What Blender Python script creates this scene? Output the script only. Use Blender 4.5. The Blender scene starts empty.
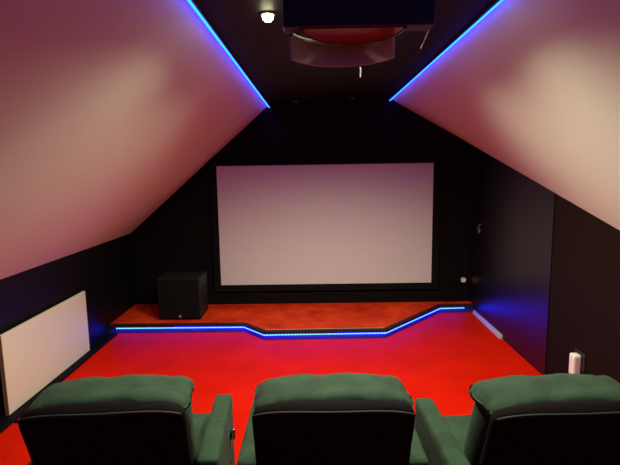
import bpy, bmesh, math, random
from mathutils import Vector, Matrix, noise
random.seed(4)
S = bpy.context.scene
COL = S.collection
R = math.radians

# ------------------------------------------------------------------ camera
F = 470.0
cam_d = bpy.data.cameras.new('camera')
cam_d.sensor_fit = 'HORIZONTAL'; cam_d.sensor_width = 36.0; cam_d.lens = 36.0 * F / 620.0
cam_d.clip_start = 0.05; cam_d.clip_end = 60
cam = bpy.data.objects.new('camera', cam_d); COL.objects.link(cam)
pitch = math.atan(64.5 / F); yaw = math.atan(5.5 / F)
fw = Vector((-math.sin(yaw) * math.cos(pitch), math.cos(yaw) * math.cos(pitch), -math.sin(pitch)))
rt = fw.cross(Vector((0, 0, 1))).normalized(); up = rt.cross(fw)
a = R(0.9); r2 = rt * math.cos(a) - up * math.sin(a); u2 = rt * math.sin(a) + up * math.cos(a)
m = Matrix((r2, u2, -fw)).transposed().to_4x4(); m.translation = Vector((0, 0, 1.85))
cam.matrix_world = m
S.camera = cam

# ------------------------------------------------------------------ world, exposure
w = bpy.data.worlds.new('world'); S.world = w; w.use_nodes = True
w.node_tree.nodes['Background'].inputs[0].default_value = (0.02, 0.015, 0.02, 1)
w.node_tree.nodes['Background'].inputs[1].default_value = 0.3
S.view_settings.view_transform = 'Standard'; S.view_settings.look = 'None'
S.view_settings.exposure = 0.0; S.view_settings.gamma = 1.0
S.view_settings.use_curve_mapping = False

LAMP_W = 24.0            # ceiling downlights
LAMP_COL = (1.0, 0.90, 0.62)
BLUE = (0.005, 0.06, 1.0)
CEIL_LED = 14.0
STAGE_LED = 58.0


# ------------------------------------------------------------------ materials
def mat(name, col, rough=0.6, metal=0.0, spec=0.5, bump=0.0, bscale=40, var=0.0, vscale=3.0, sheen=0.0, coat=0.0, col2=None, detail=4):
    M = bpy.data.materials.new(name); M.use_nodes = True
    nt = M.node_tree; b = nt.nodes['Principled BSDF']
    b.inputs['Base Color'].default_value = (*col, 1); b.inputs['Roughness'].default_value = rough
    b.inputs['Metallic'].default_value = metal; b.inputs['Specular IOR Level'].default_value = spec
    b.inputs['Sheen Weight'].default_value = sheen; b.inputs['Coat Weight'].default_value = coat
    tc = nt.nodes.new('ShaderNodeTexCoord')
    if var > 0 or col2:
        n = nt.nodes.new('ShaderNodeTexNoise'); n.inputs['Scale'].default_value = vscale; n.inputs['Detail'].default_value = detail
        n.inputs['Roughness'].default_value = 0.6
        nt.links.new(tc.outputs['Object'], n.inputs['Vector'])
        cr = nt.nodes.new('ShaderNodeValToRGB')
        cr.color_ramp.elements[0].position = 0.35; cr.color_ramp.elements[1].position = 0.68
        c2 = col2 or tuple(min(1, c * (1 + var)) for c in col)
        cr.color_ramp.elements[0].color = (*[c * (1 - var) for c in col], 1); cr.color_ramp.elements[1].color = (*c2, 1)
        nt.links.new(n.outputs['Fac'], cr.inputs['Fac']); nt.links.new(cr.outputs['Color'], b.inputs['Base Color'])
    if bump > 0:
        n2 = nt.nodes.new('ShaderNodeTexNoise'); n2.inputs['Scale'].default_value = bscale; n2.inputs['Detail'].default_value = 4
        nt.links.new(tc.outputs['Object'], n2.inputs['Vector'])
        bp = nt.nodes.new('ShaderNodeBump'); bp.inputs['Strength'].default_value = bump; bp.inputs['Distance'].default_value = 0.01
        nt.links.new(n2.outputs['Fac'], bp.inputs['Height']); nt.links.new(bp.outputs['Normal'], b.inputs['Normal'])
    return M


def emit(name, col, strength, bead=None):
    """emissive tape; bead = beads per metre along local x: bright diodes on a dimmer tape"""
    M = bpy.data.materials.new(name); M.use_nodes = True
    nt = M.node_tree; nt.nodes.clear()
    o = nt.nodes.new('ShaderNodeOutputMaterial'); e = nt.nodes.new('ShaderNodeEmission')
    e.inputs['Color'].default_value = (*col, 1); e.inputs['Strength'].default_value = strength
    nt.links.new(e.outputs[0], o.inputs['Surface'])
    if bead:
        uv = nt.nodes.new('ShaderNodeUVMap'); sx = nt.nodes.new('ShaderNodeSeparateXYZ')
        nt.links.new(uv.outputs[0], sx.inputs[0])
        m1 = nt.nodes.new('ShaderNodeMath'); m1.operation = 'MULTIPLY'; m1.inputs[1].default_value = bead * 2 * math.pi
        nt.links.new(sx.outputs['X'], m1.inputs[0])
        m2 = nt.nodes.new('ShaderNodeMath'); m2.operation = 'SINE'; nt.links.new(m1.outputs[0], m2.inputs[0])
        mr = nt.nodes.new('ShaderNodeMapRange'); mr.inputs['From Min'].default_value = -1; mr.inputs['From Max'].default_value = 1
        mr.inputs['To Min'].default_value = strength * 0.35; mr.inputs['To Max'].default_value = strength * 1.65
        nt.links.new(m2.outputs[0], mr.inputs['Value']); nt.links.new(mr.outputs[0], e.inputs['Strength'])
    return M


MT = dict(
    floor=mat('red floor paint', (0.66, 0.012, 0.002), 0.6, spec=0.02, bump=0.12, bscale=9, var=0.10, vscale=2.2),
    deck=mat('red stage paint', (0.62, 0.026, 0.006), 0.5, spec=0.08, bump=0.1, bscale=12, var=0.18, vscale=4.0, col2=(0.80, 0.065, 0.012)),
    black=mat('black wall paint', (0.0035, 0.0025, 0.0035), 0.7, spec=0.12, bump=0.08, bscale=60),
    blackR=mat('matt black brown wall paint', (0.010, 0.0045, 0.0035), 0.8, spec=0.08, bump=0.05, bscale=40),
    satin=mat('satin black wall paint', (0.0035, 0.0025, 0.006), 0.38, spec=0.5),
    satin2=mat('eggshell black wall paint', (0.003, 0.0025, 0.004), 0.5, spec=0.2),
    ceil=mat('black ceiling paint', (0.005, 0.0018, 0.0025), 0.55, spec=0.15, bump=0.05, bscale=30),
    slope=mat('off white slope paint', (0.68, 0.715, 0.655), 0.8, spec=0.2, bump=0.08, bscale=8),
    screen=mat('matt screen cloth', (0.64, 0.65, 0.71), 0.9, spec=0.1),
    velvetframe=mat('black velvet frame', (0.006, 0.006, 0.007), 0.9, spec=0.1),
    cream=mat('cream enamel', (0.66, 0.67, 0.52), 0.5, spec=0.3),
    edge=mat('brown panel edge', (0.30, 0.20, 0.13), 0.6),
    spk=mat('black ash vinyl', (0.009, 0.012, 0.012), 0.5, spec=0.3, bump=0.1, bscale=120),
    grille=mat('black grille cloth', (0.005, 0.006, 0.006), 0.85, spec=0.1, bump=0.3, bscale=600),
    badge=mat('silver badge', (0.6, 0.6, 0.62), 0.35, metal=0.8),
    alu=mat('brushed aluminium', (0.62, 0.58, 0.50), 0.4, metal=0.6),
    white=mat('white plastic', (0.82, 0.81, 0.78), 0.45),
    grey=mat('grey plastic', (0.42, 0.42, 0.42), 0.4),
    green=mat('green velvet', (0.025, 0.060, 0.034), 0.85, spec=0.2, bump=0.35, bscale=22, var=0.22, vscale=9, sheen=0.03),
    shell=mat('black backing cloth', (0.008, 0.0065, 0.007), 0.85, spec=0.06, bump=0.2, bscale=30),
    seam=mat('dark green piping', (0.010, 0.016, 0.012), 0.8),
    chrome=mat('chrome', (0.85, 0.83, 0.80), 0.15, metal=1.0),
    gloss=mat('gloss black plastic', (0.012, 0.013, 0.014), 0.12, spec=0.6),
    house=mat('charcoal projector housing', (0.022, 0.030, 0.032), 0.5, spec=0.4),
    pale=mat('pale beige shell', (0.50, 0.43, 0.40), 0.85, spec=0.1),
    redreflect=mat('underside with painted floor reflection', (0.24, 0.004, 0.004), 0.3, spec=0.3),  # red base colour stands in for the floor mirrored in a gloss underside
    nosing=mat('black rubber nosing', (0.010, 0.010, 0.012), 0.6),
    riser=mat('riser with led blue painted in', (0.012, 0.016, 0.20), 0.6),  # blue light of the led tape is put into the base colour
    led_c=emit('ceiling led tape', BLUE, CEIL_LED, bead=60),
    led_s=emit('stage led tape', (0.006, 0.020, 1.0), STAGE_LED, bead=30),
    lamp_on=emit('lit downlight', (1.0, 0.92, 0.55), 30),
)


# ------------------------------------------------------------------ mesh helpers
def link(name, bm, m, parent=None, smooth=False, bevel=0.0, seg=2):
    me = bpy.data.meshes.new(name)
    bmesh.ops.recalc_face_normals(bm, faces=bm.faces)
    bm.to_mesh(me); bm.free()
    o = bpy.data.objects.new(name, me); COL.objects.link(o)
    for x in (m if isinstance(m, list) else [m]): me.materials.append(x)
    if parent: o.parent = parent
    if smooth:
        for p in me.polygons: p.use_smooth = True
    if bevel > 0:
        b = o.modifiers.new('bevel', 'BEVEL'); b.width = bevel; b.segments = seg; b.limit_method = 'ANGLE'; b.angle_limit = R(40)
    return o


def box(bm, x0, x1, y0, y1, z0, z1):
    vs = [bm.verts.new((x, y, z)) for x in (x0, x1) for y in (y0, y1) for z in (z0, z1)]
    for f in ((0, 1, 3, 2), (4, 6, 7, 5), (0, 4, 5, 1), (2, 3, 7, 6), (0, 2, 6, 4), (1, 5, 7, 3)):
        bm.faces.new([vs[i] for i in f])
    return vs


def hexa(bm, lo, hi):
    """solid between two equally long loops of points"""
    A = [bm.verts.new(p) for p in lo]; B = [bm.verts.new(p) for p in hi]; n = len(A)
    bm.faces.new(A); bm.faces.new(B[::-1])
    for i in range(n):
        j = (i + 1) % n; bm.faces.new((A[i], B[i], B[j], A[j]))


def prism(bm, pts, z0, z1):
    hexa(bm, [(x, y, z0) for x, y in pts], [(x, y, z1) for x, y in pts])


def cyl(bm, c, r, h, axis='Z', seg=32, r2=None, mtx=None):
    M = {'Z': Matrix(), 'Y': Matrix.Rotation(R(-90), 4, 'X'), 'X': Matrix.Rotation(R(90), 4, 'Y')}[axis]
    r = (r, r if r2 is None else r2)
    bmesh.ops.create_cone(bm, cap_ends=True, segments=seg, radius1=r[0], radius2=r[1], depth=h,
                          matrix=(mtx or Matrix()) @ Matrix.Translation(c) @ M)


def tube(bm, pts, r, seg=8, closed=False):
    P = [Vector(p) for p in pts]; n = len(P); rings = []
    for i, p in enumerate(P):
        if closed: t = P[(i + 1) % n] - P[i - 1]
        else: t = P[min(i + 1, n - 1)] - P[max(i - 1, 0)]
        t.normalize(); ref = Vector((0, 0, 1)) if abs(t.z) < 0.9 else Vector((0, 1, 0))
        s = t.cross(ref).normalized(); q = s.cross(t)
        rings.append([bm.verts.new(p + (s * math.cos(2 * math.pi * k / seg) + q * math.sin(2 * math.pi * k / seg)) * r) for k in range(seg)])
    for i in range(n if closed else n - 1):
        A, B = rings[i], rings[(i + 1) % n]
        for k in range(seg): bm.faces.new((A[k], A[(k + 1) % seg], B[(k + 1) % seg], B[k]))
    if not closed: bm.faces.new(rings[0][::-1]); bm.faces.new(rings[-1])


def cushion(c, half, rad, n=(26, 18, 18), wr=0.0, wscale=6.0, fn=None, seed=0.0):
    """rounded solid box with its own corner radius per axis and soft wrinkles"""
    bm = bmesh.new(); vd = {}
    g = [[math.sin(math.pi / 2 * (2 * i / n[k] - 1)) for i in range(n[k] + 1)] for k in range(3)]

    def V(i, j, k):
        key = (i, j, k)
        if key not in vd:
            p = [g[0][i] * half[0], g[1][j] * half[1], g[2][k] * half[2]]
            q = [max(-half[a] + rad[a], min(half[a] - rad[a], p[a])) for a in range(3)]
            d = Vector([(p[a] - q[a]) / rad[a] for a in range(3)])
            if d.length > 1e-6:
                d = d.normalized()
            v = Vector([q[a] + d[a] * rad[a] for a in range(3)])
            if wr:
                nn = noise.noise(Vector((v.x + seed, v.y * 1.3, v.z)) * wscale) + 0.5 * noise.noise(Vector((v.x * 2.1 + seed, v.y, v.z)) * wscale * 2)
                dn = Vector(p); dn = Vector([dn[a] / half[a] for a in range(3)]).normalized()
                v += dn * nn * wr
            if fn: v = fn(v)
            vd[key] = bm.verts.new(v + Vector(c))
        return vd[key]
    N = n
    for a in range(3):
        b, d = (a + 1) % 3, (a + 2) % 3
        for e in (0, N[a]):
            for i in range(N[b]):
                for j in range(N[d]):
                    q = []
                    for (s, t) in ((i, j), (i + 1, j), (i + 1, j + 1), (i, j + 1)):
                        k = [0, 0, 0]; k[a] = e; k[b] = s; k[d] = t; q.append(V(*k))
                    bm.faces.new(q)
    return bm


def tag(o, label=None, cat=None, group=None, kind=None):
    if label: o['label'] = label
    if cat: o['category'] = cat
    if group: o['group'] = group
    if kind: o['kind'] = kind
    return o


def thing(name, label, cat, loc=(0, 0, 0), rz=0.0, group=None):
    o = bpy.data.objects.new(name, None); COL.objects.link(o)
    o.empty_display_size = 0.1; o.location = loc; o.rotation_euler = (0, 0, rz)
    return tag(o, label, cat, group)


def struct(name, bm, m, **k):
    return tag(link(name, bm, m, **k), kind='structure')


# ------------------------------------------------------------------ room shell
XL, XR, YB, YF = -2.39, 2.00, 6.0, -1.6
ZL, ZR = 2.622, 2.681          # height of the two long ceiling edges
EL, ER = (-0.568, ZL), (0.959, ZR)
KL = 1.05                     # where the left slope meets the low wall
bm = bmesh.new(); box(bm, XL - .4, XR + .6, YF - .1, YB + .1, -0.12, 0.0); struct('floor', bm, MT['floor'])
bm = bmesh.new(); box(bm, XL - .12, XL, YF, YB, 0.0, KL); struct('wall_left', bm, MT['satin2'])
bm = bmesh.new(); box(bm, XL - .2, XR + .5, YB, YB + .12, 0.0, 3.0); struct('wall_far', bm, MT['black'])
bm = bmesh.new(); box(bm, XL - .2, XR + .5, YF - .12, YF, 0.0, 3.0); struct('wall_near', bm, MT['black'])


def zr(y): return 2.09 - (6.0 - y) * 0.2325      # lower rim of the right slope along the right wall


# right wall, its upper rim falling towards the seats
bm = bmesh.new()
hexa(bm, [(XR, YF, 0), (XR + .15, YF, 0), (XR + .15, YF, zr(YF)), (XR, YF, zr(YF))],
     [(XR, YB, 0), (XR + .15, YB, 0), (XR + .15, YB, zr(YB)), (XR, YB, zr(YB))])
struct('wall_right', bm, MT['blackR'])

# satin painted boards on the far end of the right wall
bm = bmesh.new(); CY = 3.93
hexa(bm, [(XR - .010, CY, 0), (XR, CY, 0), (XR, CY, zr(CY) - .002), (XR - .010, CY, zr(CY) - .002)],
     [(XR - .010, YB, 0), (XR, YB, 0), (XR, YB, zr(YB) - .002), (XR - .010, YB, zr(YB) - .002)])
struct('trim_1', bm, MT['satin'])

# left slope (flat slab)
bm = bmesh.new()
q = [(EL[0], EL[1]), (XL, KL), (XL - .1, KL + .06), (EL[0] - .06, EL[1] + .10)]
hexa(bm, [(x, YF, z) for x, z in q], [(x, YB, z) for x, z in q])
struct('ceiling_left_slope', bm, MT['slope'])
# right slope: its lower rim drops towards the seats
bm = bmesh.new(); N = 48; rows = []
for i in range(N + 1):
    y = YF + (YB - YF) * i / N
    A = Vector((ER[0], y, ER[1])); B = Vector((XR, y, zr(y)))
    n = Vector((B.z - A.z, 0, -(B.x - A.x))).normalized() * -0.1
    rows.append([bm.verts.new(p) for p in (A, B, B + n + Vector((0.05, 0, 0)), A + n)])
for i in range(N):
    for k in range(4): bm.faces.new((rows[i][k], rows[i][(k + 1) % 4], rows[i + 1][(k + 1) % 4], rows[i + 1][k]))
bm.faces.new(rows[0]); bm.faces.new(rows[-1][::-1])
for f in bm.faces: f.smooth = True
for e in bm.edges:
    if abs((e.verts[0].co - e.verts[1].co).y) > 1e-4: e.smooth = False
    if all(abs(v.co.y - YF) < 1e-4 for v in e.verts) or all(abs(v.co.y - YB) < 1e-4 for v in e.verts): e.smooth = False
struct('ceiling_right_slope', bm, MT['slope'])
# flat black strip of ceiling
bm = bmesh.new()
q = [EL, ER, (ER[0], ER[1] + .12), (EL[0], EL[1] + .12)]
hexa(bm, [(x, YF, z) for x, z in q], [(x, YB, z) for x, z in q])
struct('ceiling', bm, MT['ceil'])


def zc(x): return ZL + (ZR - ZL) * (x - EL[0]) / (ER[0] - EL[0])


# skirting
bm = bmesh.new(); box(bm, XL, -2.272, YF, 5.14, 0, 0.026); struct('baseboard_left', bm, MT['black'], bevel=.004)
bm = bmesh.new(); box(bm, -1.44, XR, YB - .05, YB, 0.10, 0.245); struct('baseboard_far', bm, MT['black'], bevel=.006)

# ------------------------------------------------------------------ stage
line = [(XL, 5.19), (-0.823, 5.18), (-0.566, 4.915), (0.742, 4.935), (1.555, 5.80), (XR, 5.82)]
ST = 0.10


def offset(pl, d):
    """move a polyline sideways (towards -y)"""
    out = []
    for i, p in enumerate(pl):
        p = Vector(p); ns = []
        for a_, b_ in ((i - 1, i), (i, i + 1)):
            if a_ < 0 or b_ >= len(pl): continue
            t = (Vector(pl[b_]) - Vector(pl[a_])).normalized(); ns.append(Vector((t.y, -t.x)))
        n = sum(ns, Vector((0, 0))).normalized(); k = 1 / max(.3, n.dot(ns[0]))
        out.append(tuple(p + n * d * k))
    return out


def ribbon(bm, pl, d0, d1, z0, z1):
    A, B = offset(pl, d0), offset(pl, d1)
    for i in range(len(pl) - 1):
        lo = [(*A[i], z0), (*A[i + 1], z0), (*B[i + 1], z0), (*B[i], z0)]
        hexa(bm, lo, [(p[0], p[1], z1) for p in lo])


bm = bmesh.new()
prism(bm, offset(line, 0) + [(XR, YB), (XL, YB)], 0.0, ST)
stage = tag(link('stage_platform', bm, MT['deck']), 'low red painted stage platform with angled front edge below the screen', 'stage')
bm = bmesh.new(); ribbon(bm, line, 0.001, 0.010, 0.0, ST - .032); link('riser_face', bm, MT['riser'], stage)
bm = bmesh.new(); ribbon(bm, line, -0.022, 0.024, ST - .032, ST + .004)
link('nosing', bm, MT['nosing'], stage)
bm = bmesh.new(); ribbon(bm, [line[2], line[3]], -0.036, -0.022, ST, ST + .006)
tag(link('edge_trim', bm, MT['alu'], stage), 'thin beige metal trim along the middle of the stage edge')
# led tape under the nosing
for o_ in (0,):
    bm = bmesh.new(); uvl = bm.loops.layers.uv.new('UVMap')
    A = offset(line, 0.012); A[0] = (XL + .09, A[0][1]); A[-1] = (XR - .12, A[-1][1])
    B = offset(line, 0.020); B[0] = (XL + .09, B[0][1]); B[-1] = (XR - .12, B[-1][1])
    C0 = offset(line, 0.0105); C0[0] = (XL + .09, C0[0][1]); C0[-1] = (XR - .12, C0[-1][1])
    s = 0
    for i in range(len(A) - 1):
        L = (Vector(A[i + 1]) - Vector(A[i])).length
        v = [bm.verts.new((*B[i], .056)), bm.verts.new((*B[i + 1], .056)), bm.verts.new((*B[i + 1], .065)), bm.verts.new((*B[i], .065))]
        w_ = [bm.verts.new((*C0[i], .056)), bm.verts.new((*C0[i + 1], .056)), bm.verts.new((*C0[i + 1], .065)), bm.verts.new((*C0[i], .065))]
        for fv in (v, w_[::-1], (v[0], w_[0], w_[1], v[1]), (v[3], v[2], w_[2], w_[3])):
            f = bm.faces.new(fv)
            for lp in f.loops:
                lp[uvl].uv = (s if lp.vert in (v[0], v[3], w_[0], w_[3]) else s + L, 0)
        s += L
    tag(link('led_strip', bm, MT['led_s'], stage), 'blue lit LED tape under the stage nosing')

# ceiling led tapes
for nm, (ex, ez), sx, lab in (('l', EL, -1, 'blue LED tape along top of the left sloping ceiling'), ('r', ER, 1, 'blue LED tape along top of the right sloping ceiling')):
    t = thing('led_strip', lab, 'led strip', (ex, 0, ez), 0, 'blue LED tapes')
    # little angled channel tucked in the corner, lens facing down and towards the slope
    d = Vector((sx * 0.40, 0, -0.9165)); s_ = Vector((0.9165 * sx, 0, 0.40))
    bm = bmesh.new()
    p = [Vector((0, 0, -.001)) + s_ * -.009, Vector((0, 0, -.001)) + s_ * .009 - Vector((0, 0, .012))]
    ctr = Vector((-sx * .018, 0, -.014))
    q = [ctr - s_ * .009 - d * .007, ctr + s_ * .009 - d * .007, ctr + s_ * .009 + d * .004, ctr - s_ * .009 + d * .004]
    hexa(bm, [(v.x, YF + .02, v.z) for v in q], [(v.x, YB - .01, v.z) for v in q]); link('channel', bm, MT['nosing'], t)
    bm = bmesh.new(); uvl = bm.loops.layers.uv.new('UVMap')
    q = [ctr - s_ * .009 + d * .004, ctr + s_ * .009 + d * .004, ctr + s_ * .007 + d * .010, ctr - s_ * .007 + d * .010]
    hexa(bm, [(v.x, YF + .03, v.z) for v in q], [(v.x, YB - .02, v.z) for v in q])
    for f in bm.faces:
        for lp in f.loops: lp[uvl].uv = (lp.vert.co.y, 0)
    link('diffuser', bm, MT['led_c'], t)

# ------------------------------------------------------------------ projection screen
t = thing('projection_screen', 'large blank white projection screen in thin black frame on far wall', 'screen', (0.128, YB, 0.2))
X0, X1, Z0, Z1 = -1.235 - .128, 1.489 - .128, 0.357 - .2, 1.890 - .2
bm = bmesh.new(); box(bm, X0, X1, -.045, -.03, Z0, Z1); link('screen_cloth', bm, MT['screen'], t)
bm = bmesh.new(); f_ = .085
for b in ((X0 - f_, X1 + f_, Z1, Z1 + f_), (X0 - f_, X1 + f_, Z0 - f_, Z0), (X0 - f_, X0, Z0, Z1), (X1, X1 + f_, Z0, Z1)):
    box(bm, b[0], b[1], -.055, -.001, b[2], b[3])
link('frame', bm, MT['velvetframe'], t)

# small round white dial on the far wall
t = thing('wall_dial', 'small round white dial on black far wall right of the screen', 'wall dial', (1.915, YB, 0.376))
bm = bmesh.new(); cyl(bm, (0, -.008, 0), .036, .016, 'Y'); link('base_ring', bm, MT['grey'], t, bevel=.003)
bm = bmesh.new(); cyl(bm, (0, -.022, 0), .028, .014, 'Y', r2=.024); link('knob', bm, MT['white'], t, bevel=.003)

# dim little hook with keys on the right wall
t = thing('wall_hook', 'tiny dim metal hook with a loop, on the dark wall right of the screen', 'hook', (XR, 5.62, 1.13))
bm = bmesh.new(); box(bm, -.006, 0, -.022, .022, -.03, .05); link('back_plate', bm, MT['house'], t, bevel=.002)
bm = bmesh.new(); tube(bm, [(-.004, 0, .02), (-.03, 0, .015), (-.045, 0, -.01), (-.04, 0, -.03), (-.025, 0, -.035)], .005); link('hook_arm', bm, MT['badge'], t, smooth=True)
bm = bmesh.new(); tube(bm, [(-.035 + .0 * k, math.sin(k) * .028, -.062 + math.cos(k) * .03) for k in [i * 2 * math.pi / 20 for i in range(20)]], .004, closed=True)
link('loop', bm, MT['badge'], t, smooth=True)

# ------------------------------------------------------------------ subwoofer box on stage
t = thing('speaker_box', 'black cube speaker box standing on the stage left of the screen', 'speaker', (-1.605, 5.52, ST + .004))
bm = bmesh.new(); box(bm, -.250, .250, -.20, .17, .015, .50); link('cabinet', bm, MT['spk'], t, bevel=.008, seg=3)
bm = bmesh.new(); box(bm, -.238, .238, -.222, -.201, .03, .488); link('grille', bm, MT['grille'], t, bevel=.008, seg=3)
bm = bmesh.new(); cyl(bm, (0.01, -.225, .052), .015, .006, 'Y', 20); link('badge', bm, MT['badge'], t)
for sx in (-1, 1):
    for sy in (-1, 1):
        bm = bmesh.new(); cyl(bm, (.21 * sx, .0 + .15 * sy, .007), .02, .014, 'Z', 16); link('foot', bm, MT['nosing'], t)

# ------------------------------------------------------------------ cream panel low on the left wall
t = thing('wall_panel', 'flat cream rectangular panel mounted low on the left black wall', 'panel', (XL, 3.90, 0))
PX, y0, y1, z0, z1 = .055, 3.315 - 3.90, 4.60 - 3.90, 0.03, 0.655
bm = bmesh.new(); box(bm, .030, PX, y0, y1, z0, z1); link('front_plate', bm, MT['cream'], t, bevel=.003)
bm = bmesh.new()
box(bm, .026, PX + .001, y0 - .004, y0, z0, z1); box(bm, .026, PX + .001, y1, y1 + .004, z0, z1)
link('edge_frame', bm, MT['edge'], t)
bm = bmesh.new(); box(bm, PX, PX + .0015, y1 - .055, y1 - .03, z1 - .035, z1 - .022); link('marking', bm, MT['grey'], t)
for yy in (y0 + .2, y1 - .2):
    bm = bmesh.new(); box(bm, 0.0, .03, yy - .03, yy + .03, .25, .40); link('bracket', bm, MT['nosing'], t)

# cable cover along foot of right wall
bm = bmesh.new()
hexa(bm, [(XR - .04, 4.86, 0), (XR, 4.86, 0), (XR, 4.86, .045), (XR - .012, 4.86, .045)], [(XR - .03, 5.77, 0), (XR, 5.77, 0), (XR, 5.77, .045), (XR - .012, 5.77, .045)])
tag(link('cable_cover', bm, MT['grey']), 'pale narrow cable cover along the foot of the right wall beside the stage', 'cable cover')

# white plug-in device on the right
t = thing('plug_in_device', 'small white plug-in device low on the right wall behind right chair', 'plug-in device', (XR, 3.43, 0.28))
bm = bmesh.new(); box(bm, -.008, 0, -.07, .07, .02, .16); link('socket_plate', bm, MT['nosing'], t, bevel=.012, seg=3)
bm = cushion((-.038, 0, .055), (.030, .036, .085), (.012, .014, .014), n=(8, 8, 12)); link('body', bm, MT['white'], t, smooth=True)

# ------------------------------------------------------------------ projector unit on the ceiling
PYc = 2.10
px0, px1 = -0.145, 0.575
t = thing('ceiling_projector', 'black ceiling projector unit with red floor reflection painted on its underside and curved pale band', 'projector', (0.175, PYc, 2.445))
pm = 0.0
bm = bmesh.new(); box(bm, -.30, .345, 0.0, .10, 0.0, .19); link('rear_housing', bm, MT['house'], t, bevel=.006)
bm = bmesh.new()
pts = [(.256 * math.cos(k) - .04, .02 + .306 * math.sin(k)) for k in [math.pi * i / 30 for i in range(31)]]
prism(bm, pts, .012, .19); link('body', bm, MT['gloss'], t)
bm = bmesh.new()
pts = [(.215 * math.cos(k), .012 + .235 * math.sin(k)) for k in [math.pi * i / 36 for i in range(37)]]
prism(bm, pts, -.006, -.0005); link('underside_plate', bm, MT['redreflect'], t)
bm = bmesh.new()
tube(bm, [(.223 * math.cos(k), .012 + .243 * math.sin(k), -.003) for k in [math.pi * i / 36 for i in range(37)]], .009); link('rim', bm, MT['gloss'], t, smooth=True)
bm = bmesh.new(); A = []
for i in range(41):
    k = R(24 + 132 * i / 40) ; c, s = math.cos(k), math.sin(k)
    e = min(i, 40 - i) / 40
    top = .006 - (.02 if e < .02 else 0)
    A.append([bm.verts.new((.25 * c - .04, .02 + .30 * s, -.10)), bm.verts.new((.25 * c - .04, .02 + .30 * s, top)),
              bm.verts.new((.262 * c - .04, .02 + .312 * s, top)), bm.verts.new((.262 * c - .04, .02 + .312 * s, -.10))])
for i in range(40):
    for k in range(4): bm.faces.new((A[i][k], A[i + 1][k], A[i + 1][(k + 1) % 4], A[i][(k + 1) % 4]))
bm.faces.new(A[0]); bm.faces.new(A[-1][::-1])
link('curved_band', bm, MT['pale'], t, bevel=.002)
bm = bmesh.new(); tube(bm, [(.06, .335, -.10), (.062, .337, -.125), (.060, .336, -.15)], .0025); link('cord', bm, MT['grey'], t)
for sx in (-1, 1):
    bm = bmesh.new(); tube(bm, [(.20 * sx - .02, .11, .10), (.236 * sx - .04, .14, .0)], .006); link('stay', bm, MT['gloss'], t)
bm = bmesh.new(); tube(bm, [(.34, .09, .002), (.335, .16, -.03), (.33, .20, -.05)], .002); link('wire', bm, MT['grey'], t)

# ------------------------------------------------------------------ ceiling downlights
def downlight(x, y, on, label, group, k=1.0):
    t = thing('ceiling_downlight', label, 'downlight', (x, y, zc(x)), 0, group)
    bm = bmesh.new(); n = 28
    prof = [(.030, -.001), (.045, -.001), (.045, -.006), (.036, -.010), (.030, -.006)]
    rg = [[bm.verts.new((r_ * math.cos(2 * math.pi * i / n), r_ * math.sin(2 * math.pi * i / n), z_)) for r_, z_ in prof] for i in range(n)]
    for i in range(n):
        for k in range(5): bm.faces.new((rg[i][k], rg[(i + 1) % n][k], rg[(i + 1) % n][(k + 1) % 5], rg[i][(k + 1) % 5]))
    link('trim_ring', bm, MT['nosing'] if on else MT['gloss'], t, smooth=True)
    bm = bmesh.new()
    if on:
        bmesh.ops.create_uvsphere(bm, u_segments=20, v_segments=12, radius=.028, matrix=Matrix.Translation((0, 0, -.016)) @ Matrix.Diagonal((1, 1, .9, 1)))
    else: cyl(bm, (0, 0, -.005), .030, .006, 'Z', 24)
    link('lens', bm, MT['lamp_on'] if on else MT['grey'], t, smooth=on)
    if on:
        ld = bpy.data.lights.new('downlight', 'SPOT'); ld.energy = LAMP_W * k; ld.color = LAMP_COL
        ld.spot_size = R(156); ld.spot_blend = 0.65; ld.shadow_soft_size = 0.03
        lo = bpy.data.objects.new('downlight_beam', ld); COL.objects.link(lo); lo.parent = t; lo.location = (0, 0, -.055)
    return t


downlight(-0.228, 2.53, True, 'glowing yellow-white downlight in black ceiling left of the projector', 'lit downlights')
downlight(0.50, 2.53, True, 'lit downlight in black ceiling hidden behind right of the projector', 'lit downlights')
for x, s in ((-0.04, 'left'), (0.44, 'right')):
    downlight(x, 3.4, True, 'lit downlight in black ceiling beyond the projector, %s of the pair' % s, 'lit downlights')
for x, s in ((-0.21, 'left'), (0.46, 'right')):
    downlight(x, 5.72, False, 'unlit small downlight in black ceiling near the far wall, %s of two' % s, 'unlit downlights')


# ------------------------------------------------------------------ recliner chairs
def tiltm(v):        # back cushion frame -> chair frame
    return v


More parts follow.
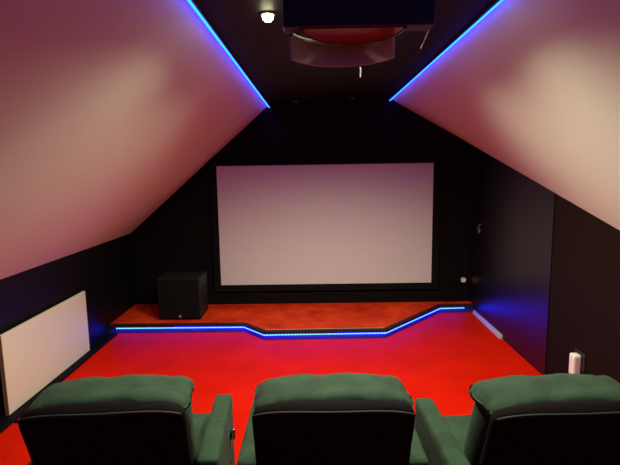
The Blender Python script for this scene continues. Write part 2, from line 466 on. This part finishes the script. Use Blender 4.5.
def make_chair(label):
    t = thing('recliner_chair', label, 'chair', (0, 0, 0), 0, 'green cinema recliners')
    T = Matrix.Translation((0, -.15, .30)) @ Matrix.Rotation(R(19), 4, 'X')
    T2 = T.copy()

    def tr(bm):
        bmesh.ops.transform(bm, matrix=T2, verts=bm.verts); return bm
    # local back frame: x width, y thickness (front +), z up the back; length .72
    def crown(v):
        k = abs(v.x) / .325
        v.z -= .045 * k ** 3.2 * (1 if v.z > 0 else .2) + .34 * (v.y + .09)
        v.x *= 1 - .02 * max(0, v.z / .1)
        return v
    def barrel(v):
        v.y -= .02 * (1 - (v.x / .31) ** 2) if v.y < 0 else 0
        if v.z > .2: v.z -= .040 * (abs(v.x) / .31) ** 4 + 0.0
        return v
    bm = cushion((0, -.085, .352), (.312, .030, .388), (.03, .025, .03), n=(20, 8, 20), wr=.004, wscale=4, fn=barrel)
    tag(link('back_panel', tr(bm), MT['shell'], t, smooth=True), 'black cloth rear panel')
    bm = cushion((0, .07, .30), (.296, .075, .29), (.05, .06, .06), n=(20, 10, 20), wr=.006, wscale=5)
    bc = link('backrest', tr(bm), MT['green'], t, smooth=True)
    bm = cushion((0, .040, .688), (.316, .128, .060), (.06, .062, .058), n=(40, 18, 16), wr=.012, wscale=8, fn=crown, seed=1.7)
    hr = link('headrest', tr(bm), MT['green'], t, smooth=True)
    bm = bmesh.new(); P = [(-.305 + .61 * i / 24, -.112 - .018 * (1 - (2 * i / 24 - 1) ** 2), 0.736 - .036 * abs(2 * i / 24 - 1) ** 4) for i in range(25)]
    tube(bm, P, .006); link('piping', tr(bm), MT['seam'], hr, smooth=True)
    # seat, leg rest, base
    bm = cushion((0, .10, .405), (.312, .285, .075), (.04, .06, .045), n=(22, 22, 8), wr=.006, wscale=5)
    link('seat_cushion', bm, MT['green'], t, smooth=True)
    bm = cushion((0, .355, .235), (.308, .045, .175), (.03, .03, .03), n=(16, 8, 12), wr=.004)
    link('leg_rest', bm, MT['green'], t, smooth=True)
    bm = bmesh.new(); box(bm, -.29, .29, -.22, .30, .06, .33); link('base_frame', bm, MT['shell'], t, bevel=.01)
    for sx in (-1, 1):
        def arm(v):
            if v.z > 0 and v.y > .2: v.z -= 0.02 * ((v.y - .2) / .11) ** 2 * 0.4
            return v
        bm = cushion((.362 * sx, .0, .335), (.048, .315, .285), (.022, .03, .022), n=(10, 20, 16), wr=.0025, fn=arm)
        ar = link('armrest', bm, MT['green'], t, smooth=True)
        for yy in (-.27, .25):
            bm = bmesh.new(); cyl(bm, (.362 * sx, yy, .026), .022, .052, 'Z', 16); link('foot', bm, MT['nosing'], t)
        if sx == 1:
            bm = bmesh.new(); cyl(bm, (.413, .12, .475), .024, .006, 'X', 24); hp = link('lever_plate', bm, MT['gloss'], ar, bevel=.001)
            bm = cushion((.426, .12, .478), (.011, .013, .030), (.008, .009, .012), n=(8, 8, 10)); tag(link('recline_lever', bm, MT['chrome'], ar, smooth=True), 'chrome recline lever')
    return t


def copy_tree(o, parent=None):
    c = o.copy(); COL.objects.link(c); c.parent = parent
    for ch in list(o.children): copy_tree(ch, c)
    return c


CH = [(0.058, 2.14, 0.0, 'green velvet recliner chair with black back, middle of the row of three'),
      (-0.862, 2.14, 4.0, 'green velvet recliner chair at left end of row, beside the cream panel'),
      (0.943, 2.11, 2.0, 'green velvet recliner chair at right end of row, below the white plug')]
proto = make_chair(CH[0][3]); proto.location = (CH[0][0], CH[0][1], 0)
for x, y, rz, lab in CH[1:]:
    c = copy_tree(proto); c.location = (x, y, 0); c.rotation_euler = (0, 0, R(rz)); c['label'] = lab
